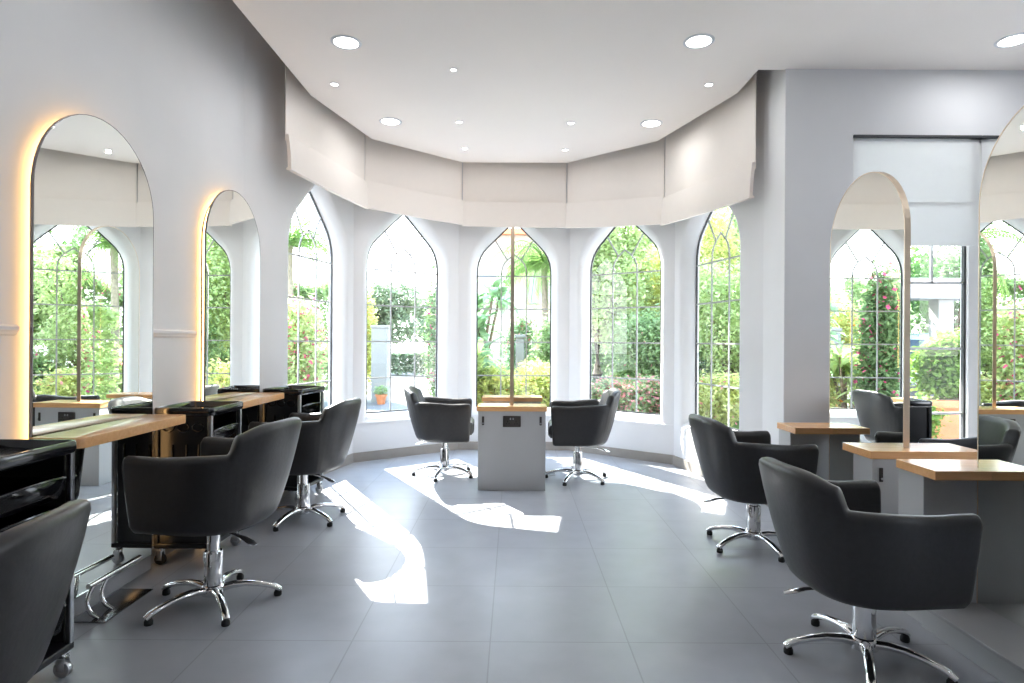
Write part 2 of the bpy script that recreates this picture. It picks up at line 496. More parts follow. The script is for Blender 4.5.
bm = bmesh.new(); bm.faces.new([bm.verts.new(p) for p in ((2.6, YR+.085, .34), (4.67, YR+.085, .34), (4.67, YR+.085, 2.86), (2.6, YR+.085, 2.86))])
link('window_pane', bm, M['glass2'], w)

# ------------------------------------------------------------------ roman blinds
BP = poly_at(-0.13)
BLAB = ['cream roman blind over the leftmost arched bay window', 'cream roman blind over the second bay window from the left',
        'cream roman blind over the middle bay window, behind the upright mirror top', 'cream roman blind over the fourth bay window, its hem slightly sloping',
        'cream roman blind over the rightmost bay window, next to the white pier']
HB = [(2.69, 2.69), (2.70, 2.67), (2.655, 2.645), (2.64, 2.55), (2.535, 2.475)]
ends = [Vector((-1.885, 4.97))] + BP[1:5] + [Vector((1.965, 4.94))]
def blind_sheet(a, b, za0, zb0, za1, zb1, off0, off1, th, sag=0.0, nu=12, nz=6):
    """slab between heights; outward bulge from off0 (top) to off1 (bottom) towards the room"""
    d = (b-a).normalized(); N = -nrm(d)
    bm = bmesh.new(); G = {}
    for i in range(nu+1):
        u = i/nu
        for j in range(nz+1):
            v = j/nz
            p = a.lerp(b, u)
            z = (za0+(zb0-za0)*u)*(1-v) + (za1+(zb1-za1)*u)*v
            z -= sag*math.sin(PI*u)*v
            o = off0+(off1-off0)*v + 0.006*math.sin(v*PI)
            for k in (0, 1):
                q = p + N*(o+th*k)
                G[i, j, k] = bm.verts.new((q.x, q.y, z))
    for i in range(nu):
        for j in range(nz):
            for k in (0, 1): bm.faces.new((G[i, j, k], G[i+1, j, k], G[i+1, j+1, k], G[i, j+1, k]))
    for i in range(nu):
        for j in (0, nz): bm.faces.new((G[i, j, 0], G[i+1, j, 0], G[i+1, j, 1], G[i, j, 1]))
    for j in range(nz):
        for i in (0, nu): bm.faces.new((G[i, j, 0], G[i, j+1, 0], G[i, j+1, 1], G[i, j, 1]))
    return bm
for i in range(5):
    a, b = ends[i], ends[i+1]
    dd = (b-a).normalized(); a = a + dd*.012; b = b - dd*.012
    h0, h1 = HB[i]
    t = thing('roman_blind', BLAB[i], 'blind', group='roman blinds round the bay')
    link('upper_panel', blind_sheet(a, b, 3.80, 3.80, h0+.24, h1+.24, 0.0, 0.012, 0.006), M['blind'], t, smooth=True)
    link('lower_fold', blind_sheet(a, b, h0+.29, h1+.29, h0, h1, 0.014, 0.04, 0.03, sag=.008), M['blind'], t, smooth=True)
    bm = bmesh.new(); N = -nrm(dd)
    q0 = a + N*.035; q1 = b + N*.035
    tube(bm, [(q0.x, q0.y, h0+.01), ((q0.x+q1.x)/2, (q0.y+q1.y)/2, (h0+h1)/2+.003), (q1.x, q1.y, h1+.01)], .011, 8)
    link('bottom_rail', bm, M['blind'], t, smooth=True)
for lab, x0, x1, zb in (('sheer white roman blind backlit in the wide window behind the mirrors', 2.575, 3.53, 2.05),
                        ('sheer white roman blind at the right half of the wide window, behind the nearest mirror', 3.55, 4.69, 2.05)):
    t = thing('roman_blind', lab, 'blind', group='sheer blinds in the wide window')
    a, b = Vector((x0, YR+.018)), Vector((x1, YR+.018))
    link('fabric', blind_sheet(a, b, 2.86, 2.86, zb+.3, zb+.3, 0, .01, .002), M['sheer'], t, smooth=True)
    link('lower_fold', blind_sheet(a, b, zb+.33, zb+.33, zb, zb, .012, .02, .012, sag=.004), M['sheer'], t, smooth=True)
    link('head_rail', B(x0-.01, x1+.005, YR-.012, YR+.02, 2.868, 2.886, bev=.003), M['frame'], t)

# ------------------------------------------------------------------ arched mirrors
def arch_pts(y0, y1, zb, zt, n=24, inset=0.0):
    r = (y1-y0)/2-inset; c = (y0+y1)/2; zs = zt-(y1-y0)/2
    pts = [(c-r, zb+inset)] + [(c-r*math.cos(PI*k/n), zs+r*math.sin(PI*k/n)) for k in range(n+1)] + [(c+r, zb+inset)]
    return pts
def slab(bm, pts, x0, x1):
    a = [bm.verts.new((x0, y, z)) for y, z in pts]; b = [bm.verts.new((x1, y, z)) for y, z in pts]
    bm.faces.new(a); bm.faces.new(b)
    for i in range(len(pts)): bm.faces.new((a[i], a[(i+1) % len(pts)], b[(i+1) % len(pts)], b[i]))
def ringstrip(bm, p, q, x0, x1):
    """hollow band between two outlines, x0..x1 thick"""
    n = len(p)
    V = [[bm.verts.new((x, y, z)) for y, z in pts] for pts in (p, q) for x in (x0, x1)]
    o0, o1, i0, i1 = V
    for i in range(n-1):
        j = i+1
        for s, t in ((o0, o1), (i1, i0), (o1, i1), (i0, o0)):
            bm.faces.new((s[i], s[j], t[j], t[i]))
    for k in (0, n-1): bm.faces.new((o0[k], o1[k], i1[k], i0[k]))

def wall_mirror(y0, y1, label):
    t = thing('arched_wall_mirror', label, 'mirror', (XL, (y0+y1)/2, 0.09), group='backlit mirrors on the left wall')
    cy = (y0+y1)/2
    L = lambda y, z: (y-cy, z-.09)
    P = lambda ins, zb=.09: [L(y, z) for y, z in arch_pts(y0, y1, zb, 2.39, inset=ins)]
    bm = bmesh.new(); slab(bm, P(0.004), .066, .072); g = link('mirror_glass', bm, M['mirror'], t); g.rotation_euler.z = -.021
    bm = bmesh.new(); ringstrip(bm, P(0.0), P(0.0035), .060, .0725); g = link('rim', bm, M['steel'], t); g.rotation_euler.z = -.021
    bm = bmesh.new(); slab(bm, P(0.06), .0, .0555); link('backing_board', bm, M['matt'], t)
    bm = bmesh.new(); ringstrip(bm, P(0.046), P(0.059), .018, .034); link('led_strip', bm, M['led'], t)
    return t
wall_mirror(2.605, 3.445, 'larger looking arched backlit mirror on the left wall, nearest the viewer')
wall_mirror(4.065, 4.895, 'arched backlit mirror on the left wall, farther along beside the bay window')

def island_mirror(x, y0, y1, label, zt=2.345, zb=0.11):
    t = thing('arched_island_mirror', label, 'mirror', (x, (y0+y1)/2, zb), group='double sided mirrors between the grey cabinets')
    cy = (y0+y1)/2
    P = lambda ins: [(y-cy, z-zb) for y, z in arch_pts(y0, y1, zb, zt, inset=ins)]
    for s in (-1, 1):
        bm = bmesh.new(); slab(bm, P(.003), s*.010, s*.0155); link('mirror_glass', bm, M['mirror'], t)
    bm = bmesh.new(); slab(bm, P(.004), -.0095, .0095); link('core_board', bm, M['matt'], t)
    bm = bmesh.new(); ringstrip(bm, P(-.003), P(.0025), -.0165, .0165); link('metal_rim', bm, M['brass'], t)
    return t
ARX = 2.165
island_mirror(-.014, 5.49, 6.30, 'arched mirror seen edge on as a thin metal upright in front of the middle window', 2.40)
island_mirror(ARX, 3.37, 4.16, 'arched mirror with champagne rim standing in front of the wide right window')
island_mirror(ARX, 2.03, 2.83, 'arched mirror cut off by the right edge, nearest of the free standing ones')

# ------------------------------------------------------------------ station cabinets
CT = 0.735
def cabinet(x, y, near, label):
    """near=True: front (with latches and socket) faces the camera; body is flush with the front, top overhangs the mirror side"""
    t = thing('station_cabinet', label, 'cabinet', (x, y, 0), group='grey styling station cabinets with oak tops')
    s = 1 if near else -1          # +y is towards the mirror for a near cabinet
    bm = bmesh.new()
    yb = (-.14, .05) if near else (-.05, .14)
    box(bm, -.296, .296, yb[0]+.004, yb[1], 0, CT-.042, bev=.003)
    link('cabinet_body', bm, M['grey'], t)
    bm = bmesh.new(); box(bm, -.308, .308, -.142, .142, CT-.042, CT, bev=.003); link('oak_top', bm, M['oak'], t)
    yf = -.14 if near else .14
    for sx in (-1, 1):
        bm = bmesh.new(); box(bm, sx*.252-.010, sx*.252+.010, yf-.004, yf+.006, .572, .648, bev=.004)
        l = link('latch', bm, M['socket'], t)
        bm = bmesh.new(); lathe(bm, [(.0065, -.008), (.0065, .006)], 12, (0, 0, 0)); bm.transform(Matrix.Translation((sx*.252, yf-s*.003, .590)) @ Matrix.Rotation(PI/2, 4, 'X'))
        link('latch_stud', bm, M['chrome'], l)
    bm = bmesh.new(); box(bm, -.078, .078, yf-.006, yf+.008, .556, .654, bev=.005)
    so = link('power_socket', bm, M['socket'], t)
    fy0, fy1 = (yf-.008, yf-.002) if near else (yf+.002, yf+.010)
    for sx in (-.036, .036):
        bm = bmesh.new()
        for dx, dz, wx, wz in ((0, .014, .004, .009), (-.011, -.006, .006, .004), (.011, -.006, .006, .004)):
            box(bm, sx+dx-wx, sx+dx+wx, fy0, fy1, .592+dz-wz, .592+dz+wz)
        link('pin_holes', bm, M['rubber'], so)
    for sx in (-.012, .012): link('rocker_switch', B(sx-.006, sx+.006, fy0, fy1, .620, .637, bev=.0015), M['alu'], so)
    return t
cabinet(-.012, 5.49, True, 'grey cabinet with power socket facing the viewer, centre of the room')
cabinet(-.012, 6.36, False, 'grey cabinet at the far end of the central mirror, only its oak top showing')
cabinet(2.205, 3.385, True, 'grey cabinet on the right with a champagne mirror edge rising from its oak top')
cabinet(2.205, 4.26, False, 'grey cabinet against the right pier, farthest of the right hand cabinets')
cabinet(2.205, 2.89, False, 'grey cabinet on the right nearest the viewer, meeting the mirror at the photo edge')
# low plinths beneath the free standing mirrors
for y0, y1, lab in ((3.44, 4.2, 'low pale plinth under the champagne rimmed mirror between two right hand cabinets'),
                    (1.90, 2.83, 'low pale plinth at the lower right edge under the nearest mirror')):
    t = thing('mirror_plinth', lab, 'plinth', (2.19, (y0+y1)/2, 0)); hy = (y1-y0)/2
    link('riser', B(-.296, .296, -hy, hy, 0, .092, bev=.002), M['grey'], t)
    link('top_board', B(-.304, .304, -hy, hy, .092, .109, bev=.003), M['plinth'], t)

# ------------------------------------------------------------------ shelves on the left wall
def shelf(y0, y1, label):
    t = thing('oak_shelf', label, 'shelf', (XL+.083, (y0+y1)/2, .845), group='oak shelves under the wall mirrors')
    hy = (y1-y0)/2; dep = .222; r = .035
    poly = [(0, -hy), (0, hy)]
    for k in range(7): a = PI/2*(1-k/6); poly.append((dep-r+r*math.cos(a), hy-r+r*math.sin(a)))
    for k in range(7): a = -PI/2*k/6; poly.append((dep-r+r*math.cos(a), -hy+r+r*math.sin(a)))
    bm = bmesh.new(); prism(bm, poly, 0, .045, bev=.003, seg=2); link('oak_board', bm, M['oak'], t, smooth=True, angle=30)
    for y in (-hy+.12, hy-.12): link('bracket', B(-.002, .17, y-.012, y+.012, -.012, 0, bev=.002), M['alu'], t)
    return t
shelf(2.56, 3.40, 'oak shelf under the nearest arched wall mirror, close to the left edge')
shelf(4.02, 4.85, 'oak shelf under the farther arched wall mirror, between two black trolleys')
for y0, y1, lab in ((2.58, 3.48, 'low wall plinth behind the chrome footrest on the left'), (4.03, 4.93, 'low wall plinth below the farther wall mirror, hidden behind chair and trolley')):
    o = link('wall_plinth', B(XL+.0145, XL+.054, y0, y1, 0.0, .088, bev=.002), M['plinth']); tag(o, lab, 'plinth')

def footrest(x, y, label, flip=1):
    t = thing('footrest', label, 'footrest', (x, y, 0), group='chrome footrests below the mirrors')
    link('floor_plate', B(-.085, .085, -.19, .19, 0, .007, bev=.003), M['steel'], t)
    bm = bmesh.new(); tube(bm, [(-.005, -.17, .16), (-.005, .22, .16)], .0125, 12); link('foot_bar', bm, M['chrome'], t, smooth=True)
    for yy in (-.13, -.03):
        bm = bmesh.new()
        tube(bm, smooth_path([(.03, yy-.02, .005), (.0, yy-.03, .035), (-.018, yy-.028, .075), (-.018, yy-.015, .115), (-.006, yy+.01, .158)]), .0105, 10)
        link('curved_support', bm, M['chrome'], t, smooth=True)
    return t
footrest(-1.955, 3.0, 'chrome bar footrest on a steel plate, on the floor under the near left mirror')
# ------------------------------------------------------------------ salon chairs
def sup(a, n):
    c, s = math.cos(a), math.sin(a)
    return (math.copysign(abs(c)**(2/n), c), math.copysign(abs(s)**(2/n), s))
def upath():
    """half plan from the right arm tip to the mid back; mirrored for the left. returns list (x,y,nx,ny,kind u)"""
    pts = []
    for k in range(7): pts.append((0.235-0.255*k/6, -0.258-0.006*k/6))
    m = 26
    for k in range(1, m): 
        a = -PI/2 - PI*k/m
        c, s = sup(a, 2.7)
        pts.append((-.02+.25*c, .264*s))
    for k in range(7): pts.append((-0.02+0.255*k/6, 0.264-0.006*k/6))
    out = []
    n = len(pts)
    for i in range(n):
        p0 = Vector(pts[max(i-1, 0)]); p1 = Vector(pts[min(i+1, n-1)])
        t = (p1-p0).normalized()
        # travelling right arm tip -> back -> left arm tip (clockwise seen from above): outward is on the left turn
        out.append((pts[i][0], pts[i][1], -t.y, t.x))
    return out
def sstep(a, b, x):
    t = max(0, min(1, (x-a)/(b-a))); return t*t*(3-2*t)
def top_h(x):
    arm = 0.692 + 0.020*sstep(.10, -.19, x) + .004*sstep(.08, .2, x)
    return arm + (0.796-arm)*sstep(-.202, -.220, x) + .042*sstep(-.214, -.268, x)
def make_chair(label):
    t = thing('salon_chair', label, 'chair', group='black tub salon chairs')
    zb = 0.325
    P = upath()
    Q = []
    for i in range(len(P)-1):
        a, b = P[i], P[i+1]
        Q.append(a)
        lo, hi = min(a[0], b[0]), max(a[0], b[0])
        k = 6 if (lo < -.19 and hi > -.228) else 1
        for j in range(1, k): Q.append(tuple(a[m]+(b[m]-a[m])*j/k for m in range(4)))
    Q.append(P[-1])
    bm = bmesh.new(); rings = []
    def ring(x, y, nx, ny, sc=1.0, dx=0.0):
        zt = top_h(x) - (1-sc)*.055
        zz = zb + (1-sc)*.03
        bk = sstep(.05, -.25, x)
        T = (0.064+.010*bk)*sc
        h = zt-zz
        lv = [.10, .22, .36, .5, .64, .78]
        outer = [(T*.5-.040, zz), (T*.5-.016, zz+.008), (T*.5-.004, zz+.026)] + [(T*.5, zz+h*q) for q in lv] + [(T*.5, zt-.034), (T*.5-.006, zt-.014), (T*.5-.018, zt-.003)]
        innr = [(-T*.5+.018, zt-.003), (-T*.5+.006, zt-.014), (-T*.5, zt-.034)] + [(-T*.5, zz+h*q) for q in (.7, .45, .2)] + [(-T*.5, zz)]
        sec = outer + [(0, zt)] + innr
        vs = []
        for o, z in sec:
            f = (z-zb)/(0.83-zb)
            lean = (0.030+.062*bk)*f - (.020+.024*bk)*max(0, 1-f)**2.2
            off = o + lean
            vs.append(bm.verts.new((x+dx+nx*off - .024*max(0, .70-f)*sstep(-.05, .22, x), y+ny*off, z)))
        return vs
    x, y, nx, ny = Q[0]; rings.append(ring(x, y, nx, ny, .40, .024)); rings.append(ring(x, y, nx, ny, .72, .020)); rings.append(ring(x, y, nx, ny, .92, .010))
    for q in Q: rings.append(ring(*q))
    x, y, nx, ny = Q[-1]; rings.append(ring(x, y, nx, ny, .92, .010)); rings.append(ring(x, y, nx, ny, .72, .020)); rings.append(ring(x, y, nx, ny, .40, .024))
    n = len(rings[0])
    for a, b in zip(rings, rings[1:]):
        for k in range(n): bm.faces.new((a[k], a[(k+1) % n], b[(k+1) % n], b[k]))
    bm.faces.new(rings[0]); bm.faces.new(rings[-1])
    inner = [(r[-1].co.x, r[-1].co.y) for r in rings[2:-2]]
    prism(bm, inner, zb+.004, zb+.075)
    link('upholstered_shell', bm, M['leather'], t, smooth=True, angle=60)
    # seat cushion with a rounded nose
    bm = bmesh.new()
    ins = []
    for q in P:
        k = max(0, min(1, (-q[0]+.02)/.25))
        ins.append((q[0]-q[2]*.034, q[1]-q[3]*.034 if abs(q[1]) > .001 else q[1]))
    ins = [p for p in ins if p[0] < .20]
    w = abs(ins[0][1])
    nose = []
    for k in range(1, 9):
        a = PI/2*k/9
        nose.append((.20+.085*math.sin(a), -w*(1-0.22*(1-math.cos(a)))))
    nose_l = [(x, -y) for x, y in reversed(nose)]
    poly = list(reversed(nose)) + ins + list(reversed(nose_l))
    prism(bm, poly, zb+.070, zb+.185, bev=.032, seg=4)
    link('seat_cushion', bm, M['leather'], t, smooth=True, angle=60)
    # chrome column
    bm = bmesh.new()
    lathe(bm, [(.044, .075), (.044, .252), (.041, .260), (.030, .261), (.030, .405)], 28)
    link('column', bm, M['chrome'], t, smooth=True, angle=35)
    bm = bmesh.new(); lathe(bm, [(.030, .040), (.052, .046), (.055, .080), (.050, .092), (.044, .096)], 28)
    link('hub', bm, M['chrome'], t, smooth=True, angle=35)
    for k in range(5):
        a = 2*PI*k/5
        c, s = math.cos(a), math.sin(a)
        bm = bmesh.new()
        prof = [(.03, .070, .027), (.09, .081, .024), (.15, .081, .021), (.21, .071, .0195), (.262, .057, .019), (.292, .045, .020), (.314, .030, .018)]
        tube(bm, [(r*c, r*s, z) for r, z, _ in prof], [q for _, _, q in prof], 12, flat=.72)
        lg = link('base_leg', bm, M['chrome'], t, smooth=True, angle=60)
        bm = bmesh.new(); lathe(bm, [(.017, 0), (.019, .003), (.019, .018), (.013, .030)], 16, (.300*c, .300*s, 0)); link('foot_glide', bm, M['rubber'], lg, smooth=True, angle=35)
    # pump lever at the back
    bm = bmesh.new()
    tube(bm, [(-.02, .02, .290), (-.09, .045, .291), (-.16, .068, .290), (-.21, .084, .282), (-.255, .098, .268), (-.29, .109, .258)], [.008, .008, .010, .016, .021, .013], 12, flat=.45)
    link('pump_lever', bm, M['chrome'], t, smooth=True)
    return t
def set_raise(o, dz):
    for c in o.children:
        if c.name.split('.')[0] in ('upholstered_shell', 'seat_cushion', 'pump_lever'): c.location.z += dz
DEG = PI/180
ch = make_chair('black tub salon chair')
CH = [  # x, y, heading (facing), raise, label
    (-1.485, 3.04, 172, .078, 'black tub salon chair on the left, whole chrome base showing, facing the nearest left mirror'),
    (-1.53, 4.47, 172, .045, 'black tub salon chair on the left facing the farther wall mirror, behind a nearer chair'),
    (-1.60, 1.60, 189, .0, 'black tub salon chair cut off at the lower left corner, only its back showing'),
    (-0.665, 5.97, 3, .025, 'black tub salon chair at the left side of the central grey cabinet'),
    (0.615, 5.81, 177, .025, 'black tub salon chair at the right side of the central grey cabinet'),
    (1.555, 3.95, 6, .0, 'black tub salon chair on the right near the pier, farther of the two there'),
    (1.462, 2.54, 5, -.022, 'black tub salon chair in the right foreground, the largest in view'),
    (2.86, 3.66, 176, .0, 'black tub salon chair behind the champagne rimmed mirror, only an arm showing above oak'),
]
for i, (x, y, a, dz, lab) in enumerate(CH):
    o = ch if i == 0 else dup(ch, lab, (x, y, 0), a*DEG)
    if i == 0: base_parts = [(c, c.location.z) for c in ch.children]
    CH[i] = (o, x, y, a, dz, lab)
for (o, x, y, a, dz, lab), lg in zip(CH, (18, 37, 10, 44, 25, 64, 29, 0)):
    o.location = (x, y, 0); o.rotation_euler = (0, 0, a*DEG); o['label'] = lab; set_raise(o, dz)
    for c in o.children:
        if c.name.split('.')[0] == 'base_leg': c.rotation_euler.z = (lg-a)*DEG

# ------------------------------------------------------------------ trolleys
def make_trolley(label):
    """drawers face +x; w along y, d along x"""
    t = thing('salon_trolley', label, 'trolley', group='black drawer trolleys')
    x0, x1, y0, y1 = -.165, .165, -.20, .20
    z0, z1 = .10, .865
    bm = bmesh.new(); box(bm, x0, x1, y0, y1, z0, z0+.03, bev=.006); link('base_tray', bm, M['matt'], t)
    for s in (-1, 1):
        bm = bmesh.new(); yy = s*.185
        box(bm, x0+.03, x1-.03, yy-.006, yy+.006, z0+.03, z1, bev=.003)
        sp = link('side_panel', bm, M['matt'], t)
        if s < 0:
            for kx in (-.085, 0, .085):
                bm = bmesh.new(); pts = [(kx+.033*math.cos(2*PI*k/20), yy-.012, .80+.024*math.sin(2*PI*k/20)) for k in range(21)]
                tube(bm, pts, .0045, 8); link('tool_ring', bm, M['gloss'], sp, smooth=True)
            for kx in (-.06, .02, .09):
                bm = bmesh.new(); tube(bm, [(kx, yy-.009, .62), (kx, yy-.009, .70)], .006, 8); link('tool_hook', bm, M['gloss'], sp, smooth=True)
    bm = bmesh.new(); box(bm, x0+.012, x0+.024, y0+.02, y1-.02, z0+.03, z1, bev=.002); link('back_panel', bm, M['matt'], t)
    for sx in (x0+.012, x1-.012):
        for s in (-1, 1):
            bm = bmesh.new(); box(bm, sx-.011, sx+.011, s*.188-.011, s*.188+.011, z0+.02, z1+.005, bev=.004)
            link('corner_post', bm, M['alu'] if sx > 0 else M['matt'], t)
    # top tray with raised rounded rim
    bm = bmesh.new()
    def rr(g, z, r=.03):
        X0, X1, Y0, Y1 = x0-.008+g, x1+.012-g, y0-.008+g, y1+.008-g
        pts = []
        for cx, cy, a0 in ((X1-r, Y1-r, 0), (X0+r, Y1-r, 90), (X0+r, Y0+r, 180), (X1-r, Y0+r, 270)):
            for k in range(6): a = (a0+18*k)*DEG; pts.append(bm.verts.new((cx+r*math.cos(a), cy+r*math.sin(a), z)))
        return pts
    loops = [rr(.012, .862), rr(.004, .868), rr(0, .880), rr(0, .905), rr(.004, .912), rr(.010, .912), rr(.014, .905), rr(.018, .880)]
    for a, b in zip(loops, loops[1:]):
        n = len(a)
        for k in range(n): bm.faces.new((a[k], a[(k+1) % n], b[(k+1) % n], b[k]))
    bm.faces.new(loops[0]); bm.faces.new(loops[-1])
    link('top_tray', bm, M['gloss'], t, smooth=True, angle=40)
    # drawers with bowed lips
    zs = [(.745, .095), (.635, .09), (.525, .09), (.395, .11), (.245, .13)]
    for zc, hh in zs:
        bm = bmesh.new(); G = []
        nu, nv = 14, 8
        for i in range(nu+1):
            u = -1+2*i/nu; y = u*.168
            col = []
            for j in range(nv+1):
                v = j/nv
                bow = .045*(1-u*u)*(math.sin(PI*(0.15+.85*v))*.6+.4*v)
                zt = zc - hh/2 + hh*v*(0.92-.12*u*u)
                col.append(bm.verts.new((x1-.03+bow+.018*v, y, zt)))
            G.append(col)
        for i in range(nu):
            for j in range(nv): bm.faces.new((G[i][j], G[i+1][j], G[i+1][j+1], G[i][j+1]))
        # inside of the drawer
        back = [[bm.verts.new((x0+.04, c[j].co.y, c[j].co.z)) for j in (0, nv)] for c in G]
        for i in range(nu): bm.faces.new((G[i][0], G[i+1][0], back[i+1][0], back[i][0]))
        for i in (0, nu): bm.faces.new((G[i][0], G[i][nv], back[i][1], back[i][0]))
        bmesh.ops.solidify(bm, geom=bm.faces[:], thickness=-.004)
        dr = link('drawer', bm, M['gloss'], t, smooth=True, angle=45)
        bm = bmesh.new()
        pts = []
        for i in range(nu+1):
            u = -1+2*i/nu
            pts.append((x1-.03+.045*(1-u*u)*(.6*math.sin(PI)+.4)+.02, u*.160, zc-hh/2+hh*(.92-.12*u*u)))
        tube(bm, pts, .0055, 8); link('drawer_lip', bm, M['gloss'], dr, smooth=True)
    for sx in (-1, 1):
        for s in (-1, 1):
            cx, cy = sx*.140, s*.172
            bm = bmesh.new(); lathe(bm, [(.012, .082), (.014, .088), (.014, .102)], 14, (cx, cy, 0))
            for k in (-1, 1): box(bm, cx-.016, cx+.016, cy+k*.016-.002, cy+k*.016+.002, .028, .088, bev=.001)
            box(bm, cx-.016, cx+.016, cy-.018, cy+.018, .080, .086)
            ca = link('caster', bm, M['chrome'], t, smooth=True, angle=30)
            bm = bmesh.new(); lathe(bm, [(.012, -.013), (.030, -.012), (.033, -.006), (.033, .006), (.030, .012), (.012, .013)], 22)
            bm.transform(Matrix.Translation((cx, cy, .033)) @ Matrix.Rotation(PI/2, 4, 'X')); link('wheel', bm, M['alu'] if sx > 0 else M['rubber'], ca, smooth=True, angle=40)
    return t
tr = make_trolley('black drawer trolley against the left wall between the two mirrors')
tr.location = (-1.90, 3.72, 0)
dup(tr, 'black drawer trolley at the left edge, its bowed drawers nearest the viewer', (-1.872, 2.19, 0))
dup(tr, 'black drawer trolley beyond the farther wall mirror, in front of the leftmost bay window', (-1.825, 5.10, 0), -10*DEG)
dup(tr, 'black drawer trolley standing below the wide right window, behind the champagne rimmed mirror', (2.70, 4.40, 0), 90*DEG)

# ------------------------------------------------------------------ ceiling lights
def downlight(x, y, r, label, group):
    t = thing('ceiling_downlight', label, 'ceiling light', (x, y, CZ), group=group)
    bm = bmesh.new(); lathe(bm, [(r*.78, .0), (r, .0), (r, -.004), (r*.9, -.009), (r*.80, -.007), (r*.78, .0)], 32, cap=False); link('trim_ring', bm, M['lampring'], t, smooth=True)
    bm = bmesh.new(); lathe(bm, [(r*.79, -.0005), (r*.79, -.003), (r*.4, -.005), (.001, -.0055)], 28); link('lamp_lens', bm, M['lens'], t, smooth=True)
    return t
big = [(-1.18, 4.265, 'large round ceiling light at the upper left of the photo'), (1.264, 4.22, 'large round ceiling light at the upper middle right, above the right hand chairs'),
       (3.40, 4.18, 'large round ceiling light at the upper right edge of the photo'), (-1.18, 5.80, 'large round ceiling light in the bay, left of centre'),
       (1.294, 5.81, 'large round ceiling light in the bay, right of centre')]
small = [(-1.465, 4.96, 'small ceiling spotlight nearest the left blinds'), (1.558, 4.925, 'small ceiling spotlight nearest the right hand blinds'),
         (-.53, 5.80, 'small ceiling spotlight left of centre, nearer of the left centre two'), (.53, 5.81, 'small ceiling spotlight right of centre, nearer of the right centre two'),
         (-.54, 6.60, 'small ceiling spotlight left of centre, close to the middle blind'), (.545, 6.62, 'small ceiling spotlight right of centre, close to the middle blind'),
         (-.472, 4.68, 'small ceiling sensor left of centre, nearest the viewer, with an added glow')]  # last entry is a ceiling sensor; its glowing lens and lamp are added
def lamp(x, y, power, size, z=CZ-.03, col=(.93, .96, 1)):
    l = bpy.data.lights.new('downlight_lamp', 'AREA'); l.shape = 'DISK'; l.size = size; l.energy = power; l.color = col
    o = bpy.data.objects.new('downlight_lamp', l); COL.objects.link(o); o.location = (x, y, z)
LP_BIG, LP_SMALL = 2.2, 0.7
for x, y, lab in big: downlight(x, y, .105, lab, 'large downlights'); lamp(x, y, LP_BIG, .15)
for x, y, lab in small: downlight(x, y, .026 if y < 4.7 else .035, lab, 'small spotlights'); lamp(x, y, LP_SMALL, .05)
for x in (-1.2, 1.25, 3.4):
    for y in (2.7, 1.15): lamp(x, y, LP_BIG, .15)  # unseen lamps without fixtures, added as fill light for the near room

# power cord behind the central cabinet
t = thing('power_cord', 'thin pale power cord with black plug on the floor right of the central cabinet', 'cord', (.36, 5.95, 0))
bm = bmesh.new(); tube(bm, [(-.07, .06, .10), (-.05, .03, .05), (.0, .0, .006), (.05, .02, .005), (.06, .10, .005), (.0, .16, .005), (-.08, .18, .005)], .005, 8); link('cable', bm, M['cord'], t, smooth=True)
bm = bmesh.new(); box(bm, -.088, -.058, .045, .075, .09, .13, bev=.006); link('plug', bm, M['rubber'], t)

# ------------------------------------------------------------------ garden
DENS = 3.0
def leaf_cloud(pts, size, asp=.5, drop=.3):
    """one rhombus leaf per point"""
    V = []; Fc = []
    for (x, y, z) in pts:
        s = size*random.uniform(.6, 1.35)
        a = random.uniform(0, 2*PI); e = random.uniform(-.9, .7) - drop
        d = Vector((math.cos(a)*math.cos(e), math.sin(a)*math.cos(e), math.sin(e)))
        w = Vector((-math.sin(a), math.cos(a), random.uniform(-.5, .5))).normalized()*s*asp*.5
        p = Vector((x, y, z)); n = len(V)
        V += [tuple(p), tuple(p+d*s*.5+w), tuple(p+d*s), tuple(p+d*s*.5-w)]
        Fc.append((n, n+1, n+2, n+3))
    return V, Fc
def blob_pts(n, cx, cy, cz, rx, ry, rz, shell=.55):
    out = []
    while len(out) < n:
        v = Vector((random.gauss(0, 1), random.gauss(0, 1), random.gauss(0, 1))).normalized()
        r = random.uniform(shell, 1.0)
        k = 1 + .16*math.sin(5*v.x+3*v.z+cx) * math.cos(4*v.y-2*v.z+cy)
        out.append((cx+v.x*rx*r*k, cy+v.y*ry*r*k, max(0.02, cz+v.z*rz*r*k)))
    return out
